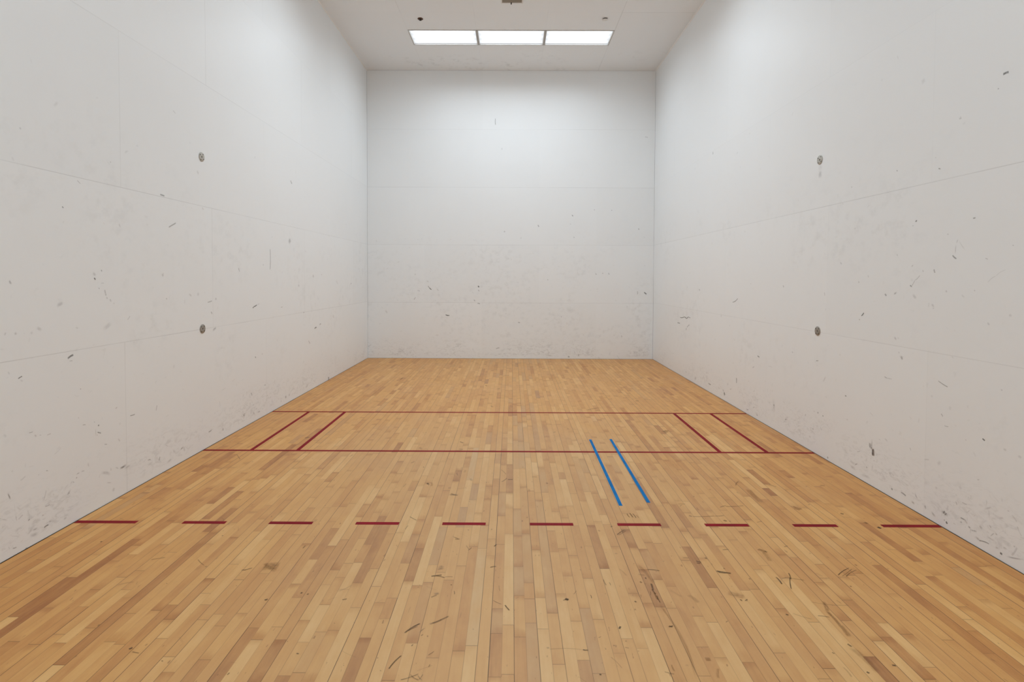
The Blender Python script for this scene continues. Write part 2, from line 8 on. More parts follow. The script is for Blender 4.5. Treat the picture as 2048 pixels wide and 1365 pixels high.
'floor': [(-0.406,-8.214,-0.37,-8.235,0.0369,0.45,1),(-0.415,-8.257,-0.364,-8.241,0.0218,0.5,1),(-0.434,-8.326,-0.372,-8.31,0.0157,0.8,0),(-0.412,-8.316,-0.351,-8.341,0.0111,0.6,0),(-0.352,-8.331,-0.306,-8.33,0.0093,0.5,0),(-0.397,-8.501,-0.36,-8.487,0.0278,0.5,1),(-0.403,-8.529,-0.373,-8.51,0.0111,0.55,0),(-0.49,-8.821,-0.423,-8.746,0.0106,0.9,0),(-0.487,-8.814,-0.432,-8.769,0.0066,0.7,0),(-0.511,-9.06,-0.471,-8.972,0.0084,0.9,0),(-0.418,-8.821,-0.391,-8.776,0.008,0.6,1),(-0.379,-8.753,-0.287,-8.685,0.0129,0.6,0),(-0.366,-8.745,-0.32,-8.714,0.0114,0.6,0),(-0.405,-8.839,-0.397,-8.828,0.0078,0.7,0),(-0.437,-8.912,-0.432,-8.899,0.007,0.8,0),(-0.35,-8.971,-0.326,-8.945,0.0061,0.6,0),(-0.336,-9.046,-0.332,-9.028,0.0058,0.6,0),(-0.366,-9.12,-0.354,-9.088,0.006,0.5,0),(-0.41,-9.089,-0.365,-9.123,0.0071,0.5,0),(-0.447,-9.123,-0.372,-9.085,0.0066,0.7,0),(-0.38,-9.088,-0.347,-9.128,0.0066,0.6,1),(-0.096,-8.227,-0.058,-8.216,0.0119,0.8,0),(-0.08,-7.978,-0.065,-7.952,0.0115,0.9,0),(-0.244,-8.03,-0.224,-7.992,0.0078,0.7,0),(-0.259,-7.967,-0.232,-8.024,0.0059,0.5,0),(-0.309,-8.406,-0.305,-8.415,0.0088,0.9,0),(-0.285,-8.468,-0.279,-8.5,0.0055,0.7,0),(-0.355,-7.855,-0.315,-7.889,0.0125,0.5,0),(-0.341,-7.889,-0.309,-7.882,0.0135,0.5,0),(-0.067,-8.552,-0.018,-8.587,0.0061,0.6,0),(-0.002,-8.591,0.022,-8.638,0.0091,0.9,0),(-0.038,-8.413,-0.031,-8.47,0.0056,0.4,0),(-0.157,-8.785,-0.154,-8.793,0.0056,0.6,0),(-0.233,-8.713,-0.229,-8.648,0.0058,0.4,1),(0.324,-8.535,0.337,-8.544,0.0211,1.2,0),(0.309,-8.549,0.332,-8.535,0.0062,0.9,0),(0.372,-8.494,0.392,-8.461,0.0049,0.6,0),(0.464,-8.498,0.465,-8.53,0.0057,0.8,0),(0.564,-8.779,0.575,-8.76,0.0124,1.1,0),(0.813,-8.762,0.838,-8.754,0.0101,1,0),(0.818,-8.754,0.832,-8.765,0.01,0.8,0),(0.364,-8.929,0.391,-8.932,0.0081,1,0),(0.208,-8.927,0.366,-8.929,0.0047,0.35,0),(0.194,-8.917,0.213,-8.917,0.0135,0.5,1),(0.695,-8.554,0.699,-8.559,0.0129,0.8,0),(0.418,-9.082,0.424,-9.085,0.0103,0.9,0),(0.574,-8.869,0.584,-8.869,0.007,0.6,0),(0.565,-8.911,0.583,-8.917,0.007,0.5,0),(0.452,-8.846,0.465,-8.838,0.0061,0.6,0),(0.512,-8.898,0.52,-8.901,0.0085,0.6,0),(0.561,-8.347,0.568,-8.407,0.0076,0.6,0),(0.588,-8.377,0.591,-8.407,0.0063,0.6,0),(0.768,-8.371,0.773,-8.376,0.0143,0.7,0),(0.685,-8.051,0.694,-8.07,0.0236,0.4,1),(0.706,-9.065,0.746,-9.079,0.0076,0.5,0),(0.882,-7.487,0.89,-7.552,0.0091,0.7,0),(0.903,-7.478,0.912,-7.552,0.0092,0.8,0),(0.923,-7.487,0.932,-7.56,0.0092,0.8,0),(0.943,-7.511,0.95,-7.56,0.0075,0.5,0),(0.744,-7.816,0.813,-7.744,0.0119,0.7,0),(0.753,-7.823,0.822,-7.751,0.0073,0.6,0),(0.721,-7.701,0.738,-7.686,0.0134,0.6,0),(0.627,-7.746,0.637,-7.768,0.0156,0.5,2),(0.824,-8.385,0.818,-8.453,0.0145,0.75,0),(0.815,-8.443,0.824,-8.49,0.0104,0.8,0),(0.82,-8.467,0.821,-8.544,0.0121,0.7,2),(0.827,-8.499,0.828,-8.566,0.0078,0.8,0),(0.799,-8.462,0.792,-8.5,0.0049,0.6,0),(0.808,-8.325,0.807,-8.34,0.0091,1,0),(0.795,-8.185,0.845,-8.395,0.0266,0.3,2),(0.839,-8.24,0.912,-8.255,0.0124,0.7,0),(0.814,-8.558,0.832,-9.122,0.016,0.35,2),(0.772,-8.294,0.811,-8.304,0.0218,0.3,2),(0.751,-9.019,0.753,-9.065,0.0098,0.4,2),(0.913,-8.986,0.94,-8.986,0.0286,0.5,2),(1.244,-8.252,1.325,-8.278,0.0163,0.95,0),(1.25,-8.268,1.304,-8.273,0.0132,0.7,0),(1.164,-8.141,1.191,-8.158,0.0136,0.8,0),(1.159,-8.164,1.181,-8.17,0.0133,0.7,0),(1.299,-8.224,1.306,-8.23,0.0119,0.5,0),(1.235,-8.106,1.239,-8.112,0.0149,0.7,0),(1.379,-8.007,1.423,-8.001,0.014,0.5,0),(1.095,-8.107,1.132,-8.107,0.0118,0.5,0),(1.664,-8.269,1.643,-8.337,0.009,0.9,0),(1.651,-8.311,1.594,-8.436,0.0073,1,0),(1.613,-8.317,1.719,-8.347,0.0115,0.4,0),(1.569,-8.312,1.566,-8.388,0.011,0.95,0),(1.585,-8.338,1.622,-8.322,0.0077,0.4,0),(1.94,-8.293,2.059,-8.211,0.0073,0.9,0),(1.957,-8.303,2.067,-8.222,0.0058,0.6,0),(1.978,-8.308,2.09,-8.233,0.0066,0.7,0),(2.117,-8.172,2.119,-8.189,0.0152,0.8,2),(1.609,-7.992,1.646,-8.029,0.0344,0.55,2),(1.629,-8.017,1.62,-8.148,0.0315,0.35,2),(1.645,-8.017,1.649,-8.036,0.0135,0.8,0),(1.793,-7.965,1.825,-7.952,0.0098,0.6,0),(1.267,-8.531,1.272,-8.545,0.0101,0.9,0),(1.288,-8.545,1.307,-8.531,0.0071,0.9,0),(1.306,-8.527,1.297,-8.549,0.0049,0.6,0),(1.22,-8.472,1.302,-8.513,0.0514,0.3,2),(1.45,-8.658,1.458,-8.662,0.0133,0.9,0),(1.405,-8.329,1.409,-8.339,0.0116,0.7,0),(1.943,-8.399,1.946,-8.409,0.0119,0.8,0),(1.74,-9.017,1.756,-9.02,0.0118,1.1,0),(1.599,-9.058,1.606,-9.067,0.0131,1,0),(1.628,-8.878,1.637,-8.898,0.0135,0.8,0),(1.52,-8.936,1.526,-8.946,0.0094,0.8,0),(1.113,-8.725,1.128,-8.713,0.0057,0.7,0),(1.706,-8.541,1.677,-8.635,0.025,0.45,2),(1.676,-8.623,1.674,-8.754,0.0207,0.6,2),(1.68,-8.735,1.669,-8.832,0.0309,0.45,2),(1.606,-8.669,1.663,-8.68,0.0089,0.6,0),(1.634,-8.55,1.829,-8.579,0.0095,0.3,0),(1.488,-8.649,1.564,-8.697,0.0096,0.3,0),(1.627,-8.898,1.648,-9.072,0.0402,0.3,2),(1.329,-7.515,1.345,-7.531,0.0196,0.6,0),(1.345,-7.531,1.516,-7.521,0.0104,0.6,0),(1.516,-7.521,1.586,-7.512,0.0124,0.5,0),(1.609,-7.376,1.669,-7.34,0.0122,0.5,0),(1.654,-7.358,1.807,-7.339,0.0134,0.5,0),(1.31,-7.317,1.368,-7.317,0.0144,0.5,0),(1.311,-7.362,1.335,-7.335,0.0076,0.5,0),(1.431,-7.378,1.428,-7.43,0.009,0.4,0),(1.481,-7.166,1.478,-7.185,0.0088,0.7,0),(1.557,-7.592,1.565,-7.6,0.0245,0.6,0),(1.59,-7.6,1.594,-7.608,0.0143,0.5,0),(1.776,-7.621,1.819,-7.605,0.0099,0.5,0),(1.906,-6.957,1.978,-6.847,0.0123,0.6,2),(1.979,-7.009,1.966,-7.301,0.0565,0.35,2),(2.17,-7.352,2.217,-7.404,0.0295,0.6,2),(2.162,-7.387,2.194,-7.413,0.0239,0.5,0),(2.466,-7.469,2.476,-7.477,0.0221,0.8,0),(2.548,-7.613,2.552,-7.628,0.031,0.6,2),(2.594,-7.688,2.597,-7.695,0.0256,1.3,0),(2.195,-6.921,2.236,-6.974,0.018,0.5,0),(2.618,-6.937,2.654,-6.947,0.0219,0.6,0),(-1.454,-8.235,-1.355,-8.223,0.0979,0.5,2),(-1.466,-8.19,-1.35,-8.288,0.0323,0.35,2),(-1.563,-8.274,-1.508,-8.246,0.0111,0.7,0),(-1.56,-8.263,-1.534,-8.274,0.0066,0.6,0),(-1.887,-8.155,-1.809,-8.222,0.0058,0.6,0),(-1.796,-8.238,-1.787,-8.233,0.013,0.5,0),(-1.905,-7.851,-1.895,-7.858,0.0108,0.8,0),(-2.651,-7.94,-2.637,-7.947,0.0126,0.9,0),(-1.744,-8.94,-1.737,-8.933,0.0148,1,0),(-1.718,-8.959,-1.679,-8.969,0.008,0.6,0),(-1.686,-8.919,-1.683,-8.906,0.0074,0.6,0),(-1.545,-9.016,-1.536,-9.019,0.0062,0.9,0),(-1.12,-8.499,-1.118,-8.489,0.0129,0.9,0),(-1.081,-8.508,-1.077,-8.503,0.0123,0.8,0),(-1.287,-8.559,-1.281,-8.555,0.0171,0.9,0),(-0.957,-8.963,-0.944,-8.966,0.0087,0.9,0),(-2.016,-8.782,-2.017,-8.767,0.009,0.6,0),(-1.301,-8.016,-1.297,-7.978,0.0108,0.6,0),(-0.877,-8.555,-0.853,-8.546,0.0104,0.8,0),(-0.857,-8.746,-0.849,-8.753,0.0051,0.5,0),(-1.205,-9.098,-1.201,-9.086,0.0077,0.8,0),(-0.547,-9.066,-0.541,-9.072,0.0058,0.6,0),(-2.176,-8.163,-2.097,-8.133,0.0164,0.5,2),(-1.527,-6.272,-1.515,-6.214,0.0153,0.5,0),(-0.68,-6.925,-0.658,-6.957,0.0233,0.8,0),(-0.905,-6.444,-0.88,-6.403,0.018,0.5,0),(-0.864,-7.013,-0.854,-6.938,0.0087,0.5,0),(-0.452,-6.68,-0.436,-6.751,0.0082,0.6,0),(-0.479,-7.16,-0.387,-7.159,0.0392,0.5,1),(-0.453,-7.14,-0.393,-7.179,0.016,0.6,0),(-0.063,-6.601,-0.016,-6.722,0.0083,0.5,0),(-0.053,-6.895,-0.007,-6.804,0.0129,0.6,0),(-0.002,-6.838,0.045,-6.838,0.0226,0.6,0),(0.327,-6.912,0.335,-6.923,0.0202,0.8,0),(0.21,-6.778,0.254,-6.778,0.0232,0.4,0),(-2.645,-6.23,-2.539,-6.371,0.0094,0.5,0),(-0.707,-7.554,-0.641,-7.617,0.0096,0.6,0),(-0.699,-7.753,-0.69,-7.694,0.0085,0.5,0),(1.743,-5.366,1.782,-5.424,0.0492,0.5,0),(1.765,-5.346,1.817,-5.365,0.0621,0.5,2),(-2.187,-5.69,-2.153,-5.654,0.0353,0.7,0),(-0.512,-5.787,-0.47,-5.837,0.0208,0.7,0),(-0.498,-6.032,-0.456,-6.047,0.0286,0.5,0),(-1.855,-2.402,-1.841,-2.222,0.0305,0.5,0),(-0.388,-2.831,-0.36,-2.909,0.0274,0.6,0),(-0.246,-4.201,-0.216,-4.284,0.0255,0.6,2),(1.031,-4.396,1.194,-4.285,0.0285,0.5,0),(1.777,-3.869,1.827,-3.899,0.0604,0.5,2),(-1.17,-1.012,-1.053,-1.009,0.0938,0.4,0),(-0.194,-3.134,-0.149,-3.096,0.0532,0.5,0)],
}
PLANKS = [(-0.125,-7.79,-8.023,0.35,1.0),(-0.105,-8.035,-8.254,0.45,1.0),(-0.112,-8.271,-8.647,0.5,0.6),(-0.11,-8.663,-8.995,0.5,0.75),(-0.115,-7.252,-7.776,0.4,0.6),(-0.055,-7.003,-7.775,0.55,0.4),(-0.359,-7.821,-8.251,0.42,0.7),(-0.384,-8.268,-8.51,0.4,0.6),(-0.383,-8.528,-8.798,0.4,0.5),(-0.382,-8.813,-9.074,0.4,0.45),(-0.324,-8.805,-9.073,0.45,0.5),(-0.25,-8.79,-9.13,0.5,0.4),(-0.331,-9.073,-9.131,0.45,0.6),(-0.065,-7.251,-7.325,0.95,0.1),(-0.409,-7.007,-7.179,0.3,0.8),(-0.357,-6.605,-6.786,0.5,0.3),(-0.086,-8.312,-8.609,0.6,0.5),(0.528,-7.953,-8.327,0.12,0.1),(0.071,-6.417,-6.612,0.15,0),(0.66,-8.336,-8.435,0.15,0),(0.361,-8.777,-8.926,0.4,0.3),(0.712,-8.644,-9.05,0.3,0),(-1.949,-8.132,-8.381,0.08,0),(-2.252,-8.026,-8.518,0.26,0),(-2.253,-8.527,-8.814,0.3,0),(-1.619,-8.856,-8.942,0.1,0),(-2.588,-8.326,-8.427,0.15,0),(-2.397,-8.732,-8.863,0.1,0),(-2.183,-8.73,-8.861,0.3,0),(-1.519,-8.6,-8.744,0.2,0),(-1.105,-9.034,-9.137,0.05,0),(-1.049,-7.93,-8.099,0.08,0.1),(-0.947,-7.681,-8.086,0.85,0.05),(-0.79,-7.754,-8.481,0.95,0.1),(-0.928,-8.659,-8.953,0.2,0),(-0.812,-8.505,-8.831,0.2,0),(-0.852,-4.874,-5.186,0.15,0),(-1.349,-5.316,-5.982,0.25,0),(-1.127,-2.385,-3.542,0.2,0),(0.203,-3.775,-5.877,0.85,0.1),(-1.665,-5.735,-6.065,0.9,0),(1.651,-8.176,-8.436,0.34,0),(1.501,-8.15,-8.529,0.2,0),(2.207,-7.98,-8.084,0.2,0),(2.326,-8.477,-8.875,0.1,0),(2.861,-7.986,-8.424,0.2,0),(2.743,-7.31,-7.641,0.15,0),(2.037,-6.811,-7.3,0.22,0),(1.704,-6.816,-7.23,0.8,0),(1.495,-7.035,-8.0,0.85,0),(0.329,-7.742,-8.012,0.75,0),(0.905,-8.49,-8.986,0.75,0),(0.655,-8.129,-8.537,0.8,0.1),(0.747,-7.976,-8.601,0.78,0.1),(1.4,-8.699,-9.044,0.75,0),(1.392,-8.917,-9.044,0.3,0),(1.27,-8.814,-9.119,0.78,0)]

W2 = 10 * FT          # half width of the court
H = 20.02 * FT        # ceiling height
DEEP = 40 * FT        # front wall to rear wall
S = bpy.context.scene
COL = S.collection

# ------------------------------------------------------------------ helpers
def link(name, bm_or_me, mat=None, parent=None, smooth=False):
    if isinstance(bm_or_me, bmesh.types.BMesh):
        me = bpy.data.meshes.new(name)
        bm_or_me.to_mesh(me); bm_or_me.free()
    else:
        me = bm_or_me
    if mat: me.materials.append(mat)
    if smooth:
        for p in me.polygons: p.use_smooth = True
    o = bpy.data.objects.new(name, me); COL.objects.link(o)
    if parent: o.parent = parent
    return o

def empty(name, loc, rot=None):
    o = bpy.data.objects.new(name, None); COL.objects.link(o)
    o.location = loc; o.empty_display_size = .1
    if rot: o.rotation_euler = rot
    return o

def tag(o, label=None, cat=None, group=None, kind=None):
    if label: o['label'] = label
    if cat: o['category'] = cat
    if group: o['group'] = group
    if kind: o['kind'] = kind
    return o

def box(bm, x0, y0, z0, x1, y1, z1):
    v = [bm.verts.new(p) for p in ((x0,y0,z0),(x1,y0,z0),(x1,y1,z0),(x0,y1,z0),(x0,y0,z1),(x1,y0,z1),(x1,y1,z1),(x0,y1,z1))]
    for f in ((3,2,1,0),(4,5,6,7),(0,1,5,4),(1,2,6,5),(2,3,7,6),(3,0,4,7)): bm.faces.new([v[i] for i in f])

def lathe(bm, prof, n=40, cap=True):
    """prof: (radius, z) pairs around the z axis"""
    rings = []
    for r, z in prof:
        rings.append([bm.verts.new((r*math.cos(2*math.pi*i/n), r*math.sin(2*math.pi*i/n), z)) for i in range(n)] if r > 1e-6 else [bm.verts.new((0,0,z))])
    for a, b in zip(rings, rings[1:]):
        for i in range(n):
            j = (i+1) % n
            if len(a) == 1 and len(b) == 1: continue
            if len(a) == 1: bm.faces.new((a[0], b[j], b[i]))
            elif len(b) == 1: bm.faces.new((a[i], a[j], b[0]))
            else: bm.faces.new((a[i], a[j], b[j], b[i]))
    bmesh.ops.recalc_face_normals(bm, faces=bm.faces)

# ------------------------------------------------------------------ node helpers
class N:
    def __init__(s, name):
        s.m = bpy.data.materials.new(name); s.m.use_nodes = True
        s.t = s.m.node_tree; s.t.nodes.clear()
        s.out = s.t.nodes.new('ShaderNodeOutputMaterial')
    def node(s, kind, **kw):
        n = s.t.nodes.new(kind)
        for k, v in kw.items(): setattr(n, k, v)
        return n
    def put(s, sock, v):
        if isinstance(v, bpy.types.NodeSocket): s.t.links.new(v, sock)
        elif v is not None: sock.default_value = v
    def math(s, op, a, b=None, c=None, clamp=False):
        n = s.node('ShaderNodeMath', operation=op, use_clamp=clamp)
        for i, v in enumerate((a, b, c)):
            if v is not None: s.put(n.inputs[i], v)
        return n.outputs[0]
    def attr(s, name, sock='Fac'):
        return s.node('ShaderNodeAttribute', attribute_name=name).outputs[sock]
    def sep(s, v):
        n = s.node('ShaderNodeSeparateXYZ'); s.put(n.inputs[0], v); return n.outputs
    def comb(s, x=0., y=0., z=0.):
        n = s.node('ShaderNodeCombineXYZ')
        for i, v in enumerate((x, y, z)): s.put(n.inputs[i], v)
        return n.outputs[0]
    def noise(s, vec, scale=1., detail=4., rough=.55, dist=0.):
        n = s.node('ShaderNodeTexNoise'); s.put(n.inputs['Vector'], vec)
        s.put(n.inputs['Scale'], scale); s.put(n.inputs['Detail'], detail); s.put(n.inputs['Roughness'], rough); s.put(n.inputs['Distortion'], dist)
        return n.outputs[0]
    def smooth(s, v, a, b, lo=0., hi=1.):
        n = s.node('ShaderNodeMapRange', interpolation_type='SMOOTHSTEP'); s.put(n.inputs[0], v)
        for i, x in enumerate((a, b, lo, hi)): s.put(n.inputs[i+1], x)
        return n.outputs[0]
    def mix(s, f, a, b, mode='MIX'):
        n = s.node('ShaderNodeMix', data_type='RGBA', blend_type=mode)
        s.put(n.inputs[0], f)
        for sock, v in ((n.inputs[6], a), (n.inputs[7], b)):
            s.put(sock, v if isinstance(v, bpy.types.NodeSocket) else (*v, 1) if len(v) == 3 else v)
        return n.outputs[2]
    def ramp(s, f, stops):
        n = s.node('ShaderNodeValToRGB'); e = n.color_ramp.elements
        while len(e) < len(stops): e.new(.5)
        for x, (p, c) in zip(e, stops): x.position = p; x.color = (*c, 1)
        s.put(n.inputs[0], f); return n.outputs[0]
    def bsdf(s, color, rough=.5, spec=.5, metal=0., normal=None, alpha=None):
        n = s.node('ShaderNodeBsdfPrincipled')
        s.put(n.inputs['Base Color'], color if isinstance(color, bpy.types.NodeSocket) else (*color, 1))
        s.put(n.inputs['Roughness'], rough); s.put(n.inputs['Specular IOR Level'], spec); s.put(n.inputs['Metallic'], metal)
        if normal is not None: s.put(n.inputs['Normal'], normal)
        if alpha is not None: s.put(n.inputs['Alpha'], alpha)
        s.t.links.new(n.outputs[0], s.out.inputs[0]); return n
    def bump(s, h, strength, dist=.001):
        n = s.node('ShaderNodeBump'); s.put(n.inputs['Height'], h); s.put(n.inputs['Strength'], strength); s.put(n.inputs['Distance'], dist)
        return n.outputs[0]

def lin(r, g, b):
    return tuple(((c/255+.055)/1.055)**2.4 if c > 10 else c/255/12.92 for c in (r, g, b))

def simple(name, color, rough=.5, spec=.5, metal=0., var=.06, scale=60.):
    n = N(name); p = n.node('ShaderNodeTexCoord').outputs['Object']
    v = n.noise(p, scale, 3.)
    k = n.math('MULTIPLY_ADD', v, var*2, 1-var)
    c = n.mix(1., color, n.comb(k, k, k), 'MULTIPLY')
    n.bsdf(c, rough, spec, metal); return n.m

# ------------------------------------------------------------------ panelled surfaces
def sheet(name, rects, place, mat, thick=None, parent=None):
    """rects: dict(u0,v0,u1,v1, attrs...) laid on a plane by place(u,v); each panel or board is a face of one mesh."""
    me = bpy.data.meshes.new(name)
    V, Fc = [], []
    for r in rects:
        b = len(V)
        V += [place(r['u0'], r['v0']), place(r['u1'], r['v0']), place(r['u1'], r['v1']), place(r['u0'], r['v1'])]
        Fc.append((b, b+1, b+2, b+3))
    me.from_pydata(V, [], Fc)
    uv = me.uv_layers.new(name='UVMap')
    k = 0
    for r in rects:
        for u, v in ((r['u0'], r['v0']), (r['u1'], r['v0']), (r['u1'], r['v1']), (r['u0'], r['v1'])):
            uv.data[k].uv = (u, v); k += 1
    for key in rects[0]:
        a = me.attributes.new(key, 'FLOAT', 'FACE')
        a.data.foreach_set('value', [float(r[key]) for r in rects])
    return link(name, me, mat, parent)

def edges(n, wid, soft, e=('eu0', 'eu1', 'ev0', 'ev1')):
    """darkness of the joint lines around a panel, each side with its own strength"""
    u, v, _ = n.sep(n.node('ShaderNodeUVMap', uv_map='UVMap').outputs[0])
    tot = None
    for co, lim, key, sg in ((u, 'u0', e[0], 1), (u, 'u1', e[1], -1), (v, 'v0', e[2], 1), (v, 'v1', e[3], -1)):
        d = n.math('MULTIPLY', n.math('SUBTRACT', co, n.attr(lim)), sg)
        line = n.math('MULTIPLY', n.smooth(d, wid, wid+soft, 1., 0.), n.attr(key))
        tot = line if tot is None else n.math('MAXIMUM', tot, line)
    return tot, u, v

def wall_material(name, base, dirt_zone, seed, grime=1.):
    """painted court panels: joints, mottled grime at body height, streaky scuffing by the floor"""
    n = N(name)
    pos = n.node('ShaderNodeTexCoord').outputs['Object']
    x, y, z = n.sep(pos)
    line, u, v = edges(n, .0012, .0022)
    uvv = n.comb(u, v, seed)
    broken = n.smooth(n.noise(uvv, .9, 4., .7), .3, .62, .35, 1.)
    line = n.math('MULTIPLY', line, broken)
    # mottled hand and ball grime
    a0, a1, a2, a3 = dirt_zone
    hz = n.math('MULTIPLY', n.smooth(v, a0, a1), n.smooth(v, a2, a3, 1., 0.))
    big = n.smooth(n.noise(uvv, .85, 3., .6), .42, .68)
    fine = n.smooth(n.noise(uvv, 9., 4., .68), .46, .72)
    mott = n.math('MULTIPLY', n.math('MULTIPLY', big, fine), hz)
    # base of the wall: grey streaks in a band that comes and goes
    band = n.smooth(v, .09, .55, 1., 0.)
    clean = n.smooth(v, .02, .1)
    streak = n.smooth(n.noise(n.comb(n.math('MULTIPLY', u, 2.2), n.math('MULTIPLY', v, 4.5), seed+3), 5., 4., .72, 1.2), .47, .68)
    lumps = n.smooth(n.noise(uvv, 1.6, 4., .6), .36, .62)
    foot = n.math('MULTIPLY', n.math('MULTIPLY', streak, lumps), n.math('MULTIPLY', band, clean))
    # small ball marks, everywhere but sparse
    spot = n.smooth(n.noise(n.comb(u, v, seed+9), 21., 2., .5, .6), .69, .76)
    spot = n.math('MULTIPLY', spot, n.math('MULTIPLY', n.smooth(v, 3.3, .3, 0., 1.), .35))
    tone = n.attr('tone')
    cloud = n.math('MULTIPLY_ADD', n.noise(uvv, 1.3, 4., .6), .03, -.015)
    k = n.math('ADD', n.math('ADD', 1., tone), cloud)
    k = n.math('MULTIPLY', k, n.math('SUBTRACT', 1., n.math('MULTIPLY', mott, .07*grime)))
    k = n.math('MULTIPLY', k, n.math('SUBTRACT', 1., n.math('MULTIPLY', foot, .17*grime)))
    k = n.math('MULTIPLY', k, n.math('SUBTRACT', 1., n.math('MULTIPLY', spot, .15*grime)))
    k = n.math('MULTIPLY', k, n.math('SUBTRACT', 1., line))
    c = n.mix(1., base, n.comb(k, k, k), 'MULTIPLY')
    n.bsdf(c, .42, .35)
    return n.m

def scuff_material():
    n = N('scuff')
    u, v, _ = n.sep(n.node('ShaderNodeUVMap', uv_map='UVMap').outputs[0])
    st, soft, br, seed = n.attr('strength'), n.attr('soft'), n.attr('brown'), n.attr('seed')
    v2 = n.math('POWER', n.math('ABSOLUTE', v), n.math('MULTIPLY_ADD', soft, -1.2, 3.))
    prof = n.math('SUBTRACT', 1., v2, clamp=True)
    ends = n.math('MULTIPLY', n.smooth(u, 0., n.math('MULTIPLY_ADD', soft, .35, .08)), n.smooth(u, n.math('MULTIPLY_ADD', soft, -.35, .92), 1., 1., 0.))
    nz = n.noise(n.comb(n.math('MULTIPLY', u, 2.5), n.math('MULTIPLY', v, 1.6), seed), 1.6, 5., .7)
    rag = n.smooth(nz, .28, .6, .25, 1.)
    a = n.math('MULTIPLY', n.math('MULTIPLY', prof, ends), n.math('MULTIPLY', n.math('MULTIPLY', rag, st), .72), clamp=True)
    col = n.mix(soft, (.035, .033, .03), (.13, .13, .13))
    col = n.mix(br, col, (.20, .085, .03))
    n.bsdf(col, .7, .1, alpha=a)
    return n.m

def marks(name, lst, place, mat, parent, extra=()):
    me = bpy.data.meshes.new(name)
    V, Fc, U, A = [], [], [], []
    rnd = random.Random(len(lst)*7+1)
    for (u0, v0, u1, v1, w, st, kind) in list(lst)+list(extra):
        d = Vector((u1-u0, v1-v0)); L = d.length
        if L < w*.8:
            c = Vector((u0+u1, v0+v1))/2; d = d.normalized() if L > 1e-5 else Vector((1, 0)); L = w
            u0, v0, u1, v1 = c.x-d.x*L/2, c.y-d.y*L/2, c.x+d.x*L/2, c.y+d.y*L/2
        d = Vector((u1-u0, v1-v0)); L = d.length; d /= L
        nrm = Vector((-d.y, d.x))
        bend = rnd.uniform(-.07, .07)*L
        seg = 5; b = len(V)
        for i in range(seg+1):
            t = i/seg; c = Vector((u0, v0)) + d*L*t + nrm*bend*math.sin(math.pi*t)
            for s in (-1, 1):
                q = c+nrm*s*w*.48; V.append(place(q.x, q.y))
        for i in range(seg):
            Fc.append((b+2*i, b+2*i+1, b+2*i+3, b+2*i+2))
            U += [(i/seg, -1), (i/seg, 1), ((i+1)/seg, 1), ((i+1)/seg, -1)]
            A.append((st, 1. if kind == 1 else .25 if kind == 2 else 0., 1. if kind == 2 else 0., len(V)*.37))
    me.from_pydata(V, [], Fc)
    uv = me.uv_layers.new(name='UVMap')
    uv.data.foreach_set('uv', [c for p in U for c in p])
    for j, key in enumerate(('strength', 'soft', 'brown', 'seed')):
        me.attributes.new(key, 'FLOAT', 'FACE').data.foreach_set('value', [a[j] for a in A])
    o = link(name, me, mat, parent); o['kind'] = 'stuff'
    return o

# ------------------------------------------------------------------ walls and ceiling
rnd = random.Random(5)
PAINT = (.892, .922, .937)
def panels(cols_by_row, rows, skip=None, es=None, tone=.008):
    R = []
    for k, (v0, v1) in enumerate(zip(rows, rows[1:])):
        cols = cols_by_row[k % len(cols_by_row)]
        for u0, u1 in zip(cols, cols[1:]):
            r = dict(u0=u0, v0=v0, u1=u1, v1=v1, tone=rnd.uniform(-tone, tone), eu0=.1, eu1=.1, ev0=.16, ev1=.16)
            if es: es(r, k)
            if not (skip and skip(r)): R.append(r)
    return R

def slab_behind(o, pts):
    """closes a one-sided sheet with a real thickness behind it"""
    me = o.data
    bm = bmesh.new(); bm.from_mesh(me)
    box(bm, *pts); bm.to_mesh(me); bm.free()

ROW = [0, 3.97*FT, 7.98*FT, 11.98*FT, 16*FT, H]
def side_cols(offs):
    out = []
    for off in offs:
        c = [-DEEP]; y = 40
        ys = [off+8*i for i in range(-1, 6)]
        c += [-q*FT for q in sorted((q for q in ys if .5 < q < 39.5), reverse=True)] + [0.]
        out.append(c)
    return out

def es_left(r, k):
    r['ev0'] = (.9, .2, .2, .14, .05)[k]; r['ev1'] = (.2, .2, .14, .05, .5)[k]
    s = (.34, .2, .16, .18, .12)[k]
    r['eu0'] = r['eu1'] = s
    if k == 0 and r['u1'] > -6: r['eu0'] = .16; r['eu1'] = .12 if r['u1'] < 0 else .5
    if k == 2 and r['u1'] > -6: r['eu0'] = .07; r['eu1'] = .05
    if r['u1'] > -.01: r['eu1'] = .7
def es_right(r, k):
    r['ev0'] = (.9, .15, .22, .05, .03)[k]; r['ev1'] = (.15, .22, .05, .03, .5)[k]
    r['eu0'] = r['eu1'] = (.1, .04, .04, .08, .03)[k]
    if k == 0 and r['u1'] > -7: r['eu0'] = r['eu1'] = .03
    if r['u1'] > -.01: r['eu1'] = .7

T = .12
m_left = wall_material('wall_paint_left', PAINT, (.2, .9, 2.2, 3.2), 1.3)
m_right = wall_material('wall_paint_right', PAINT, (.2, .9, 2.2, 3.2), 7.7)
m_front = wall_material('wall_paint_front', PAINT, (.1, .6, 2.0, 2.9), 13.1, 1.6)
m_rear = wall_material('wall_paint_rear', PAINT, (.1, .6, 2.0, 2.9), 23.1)

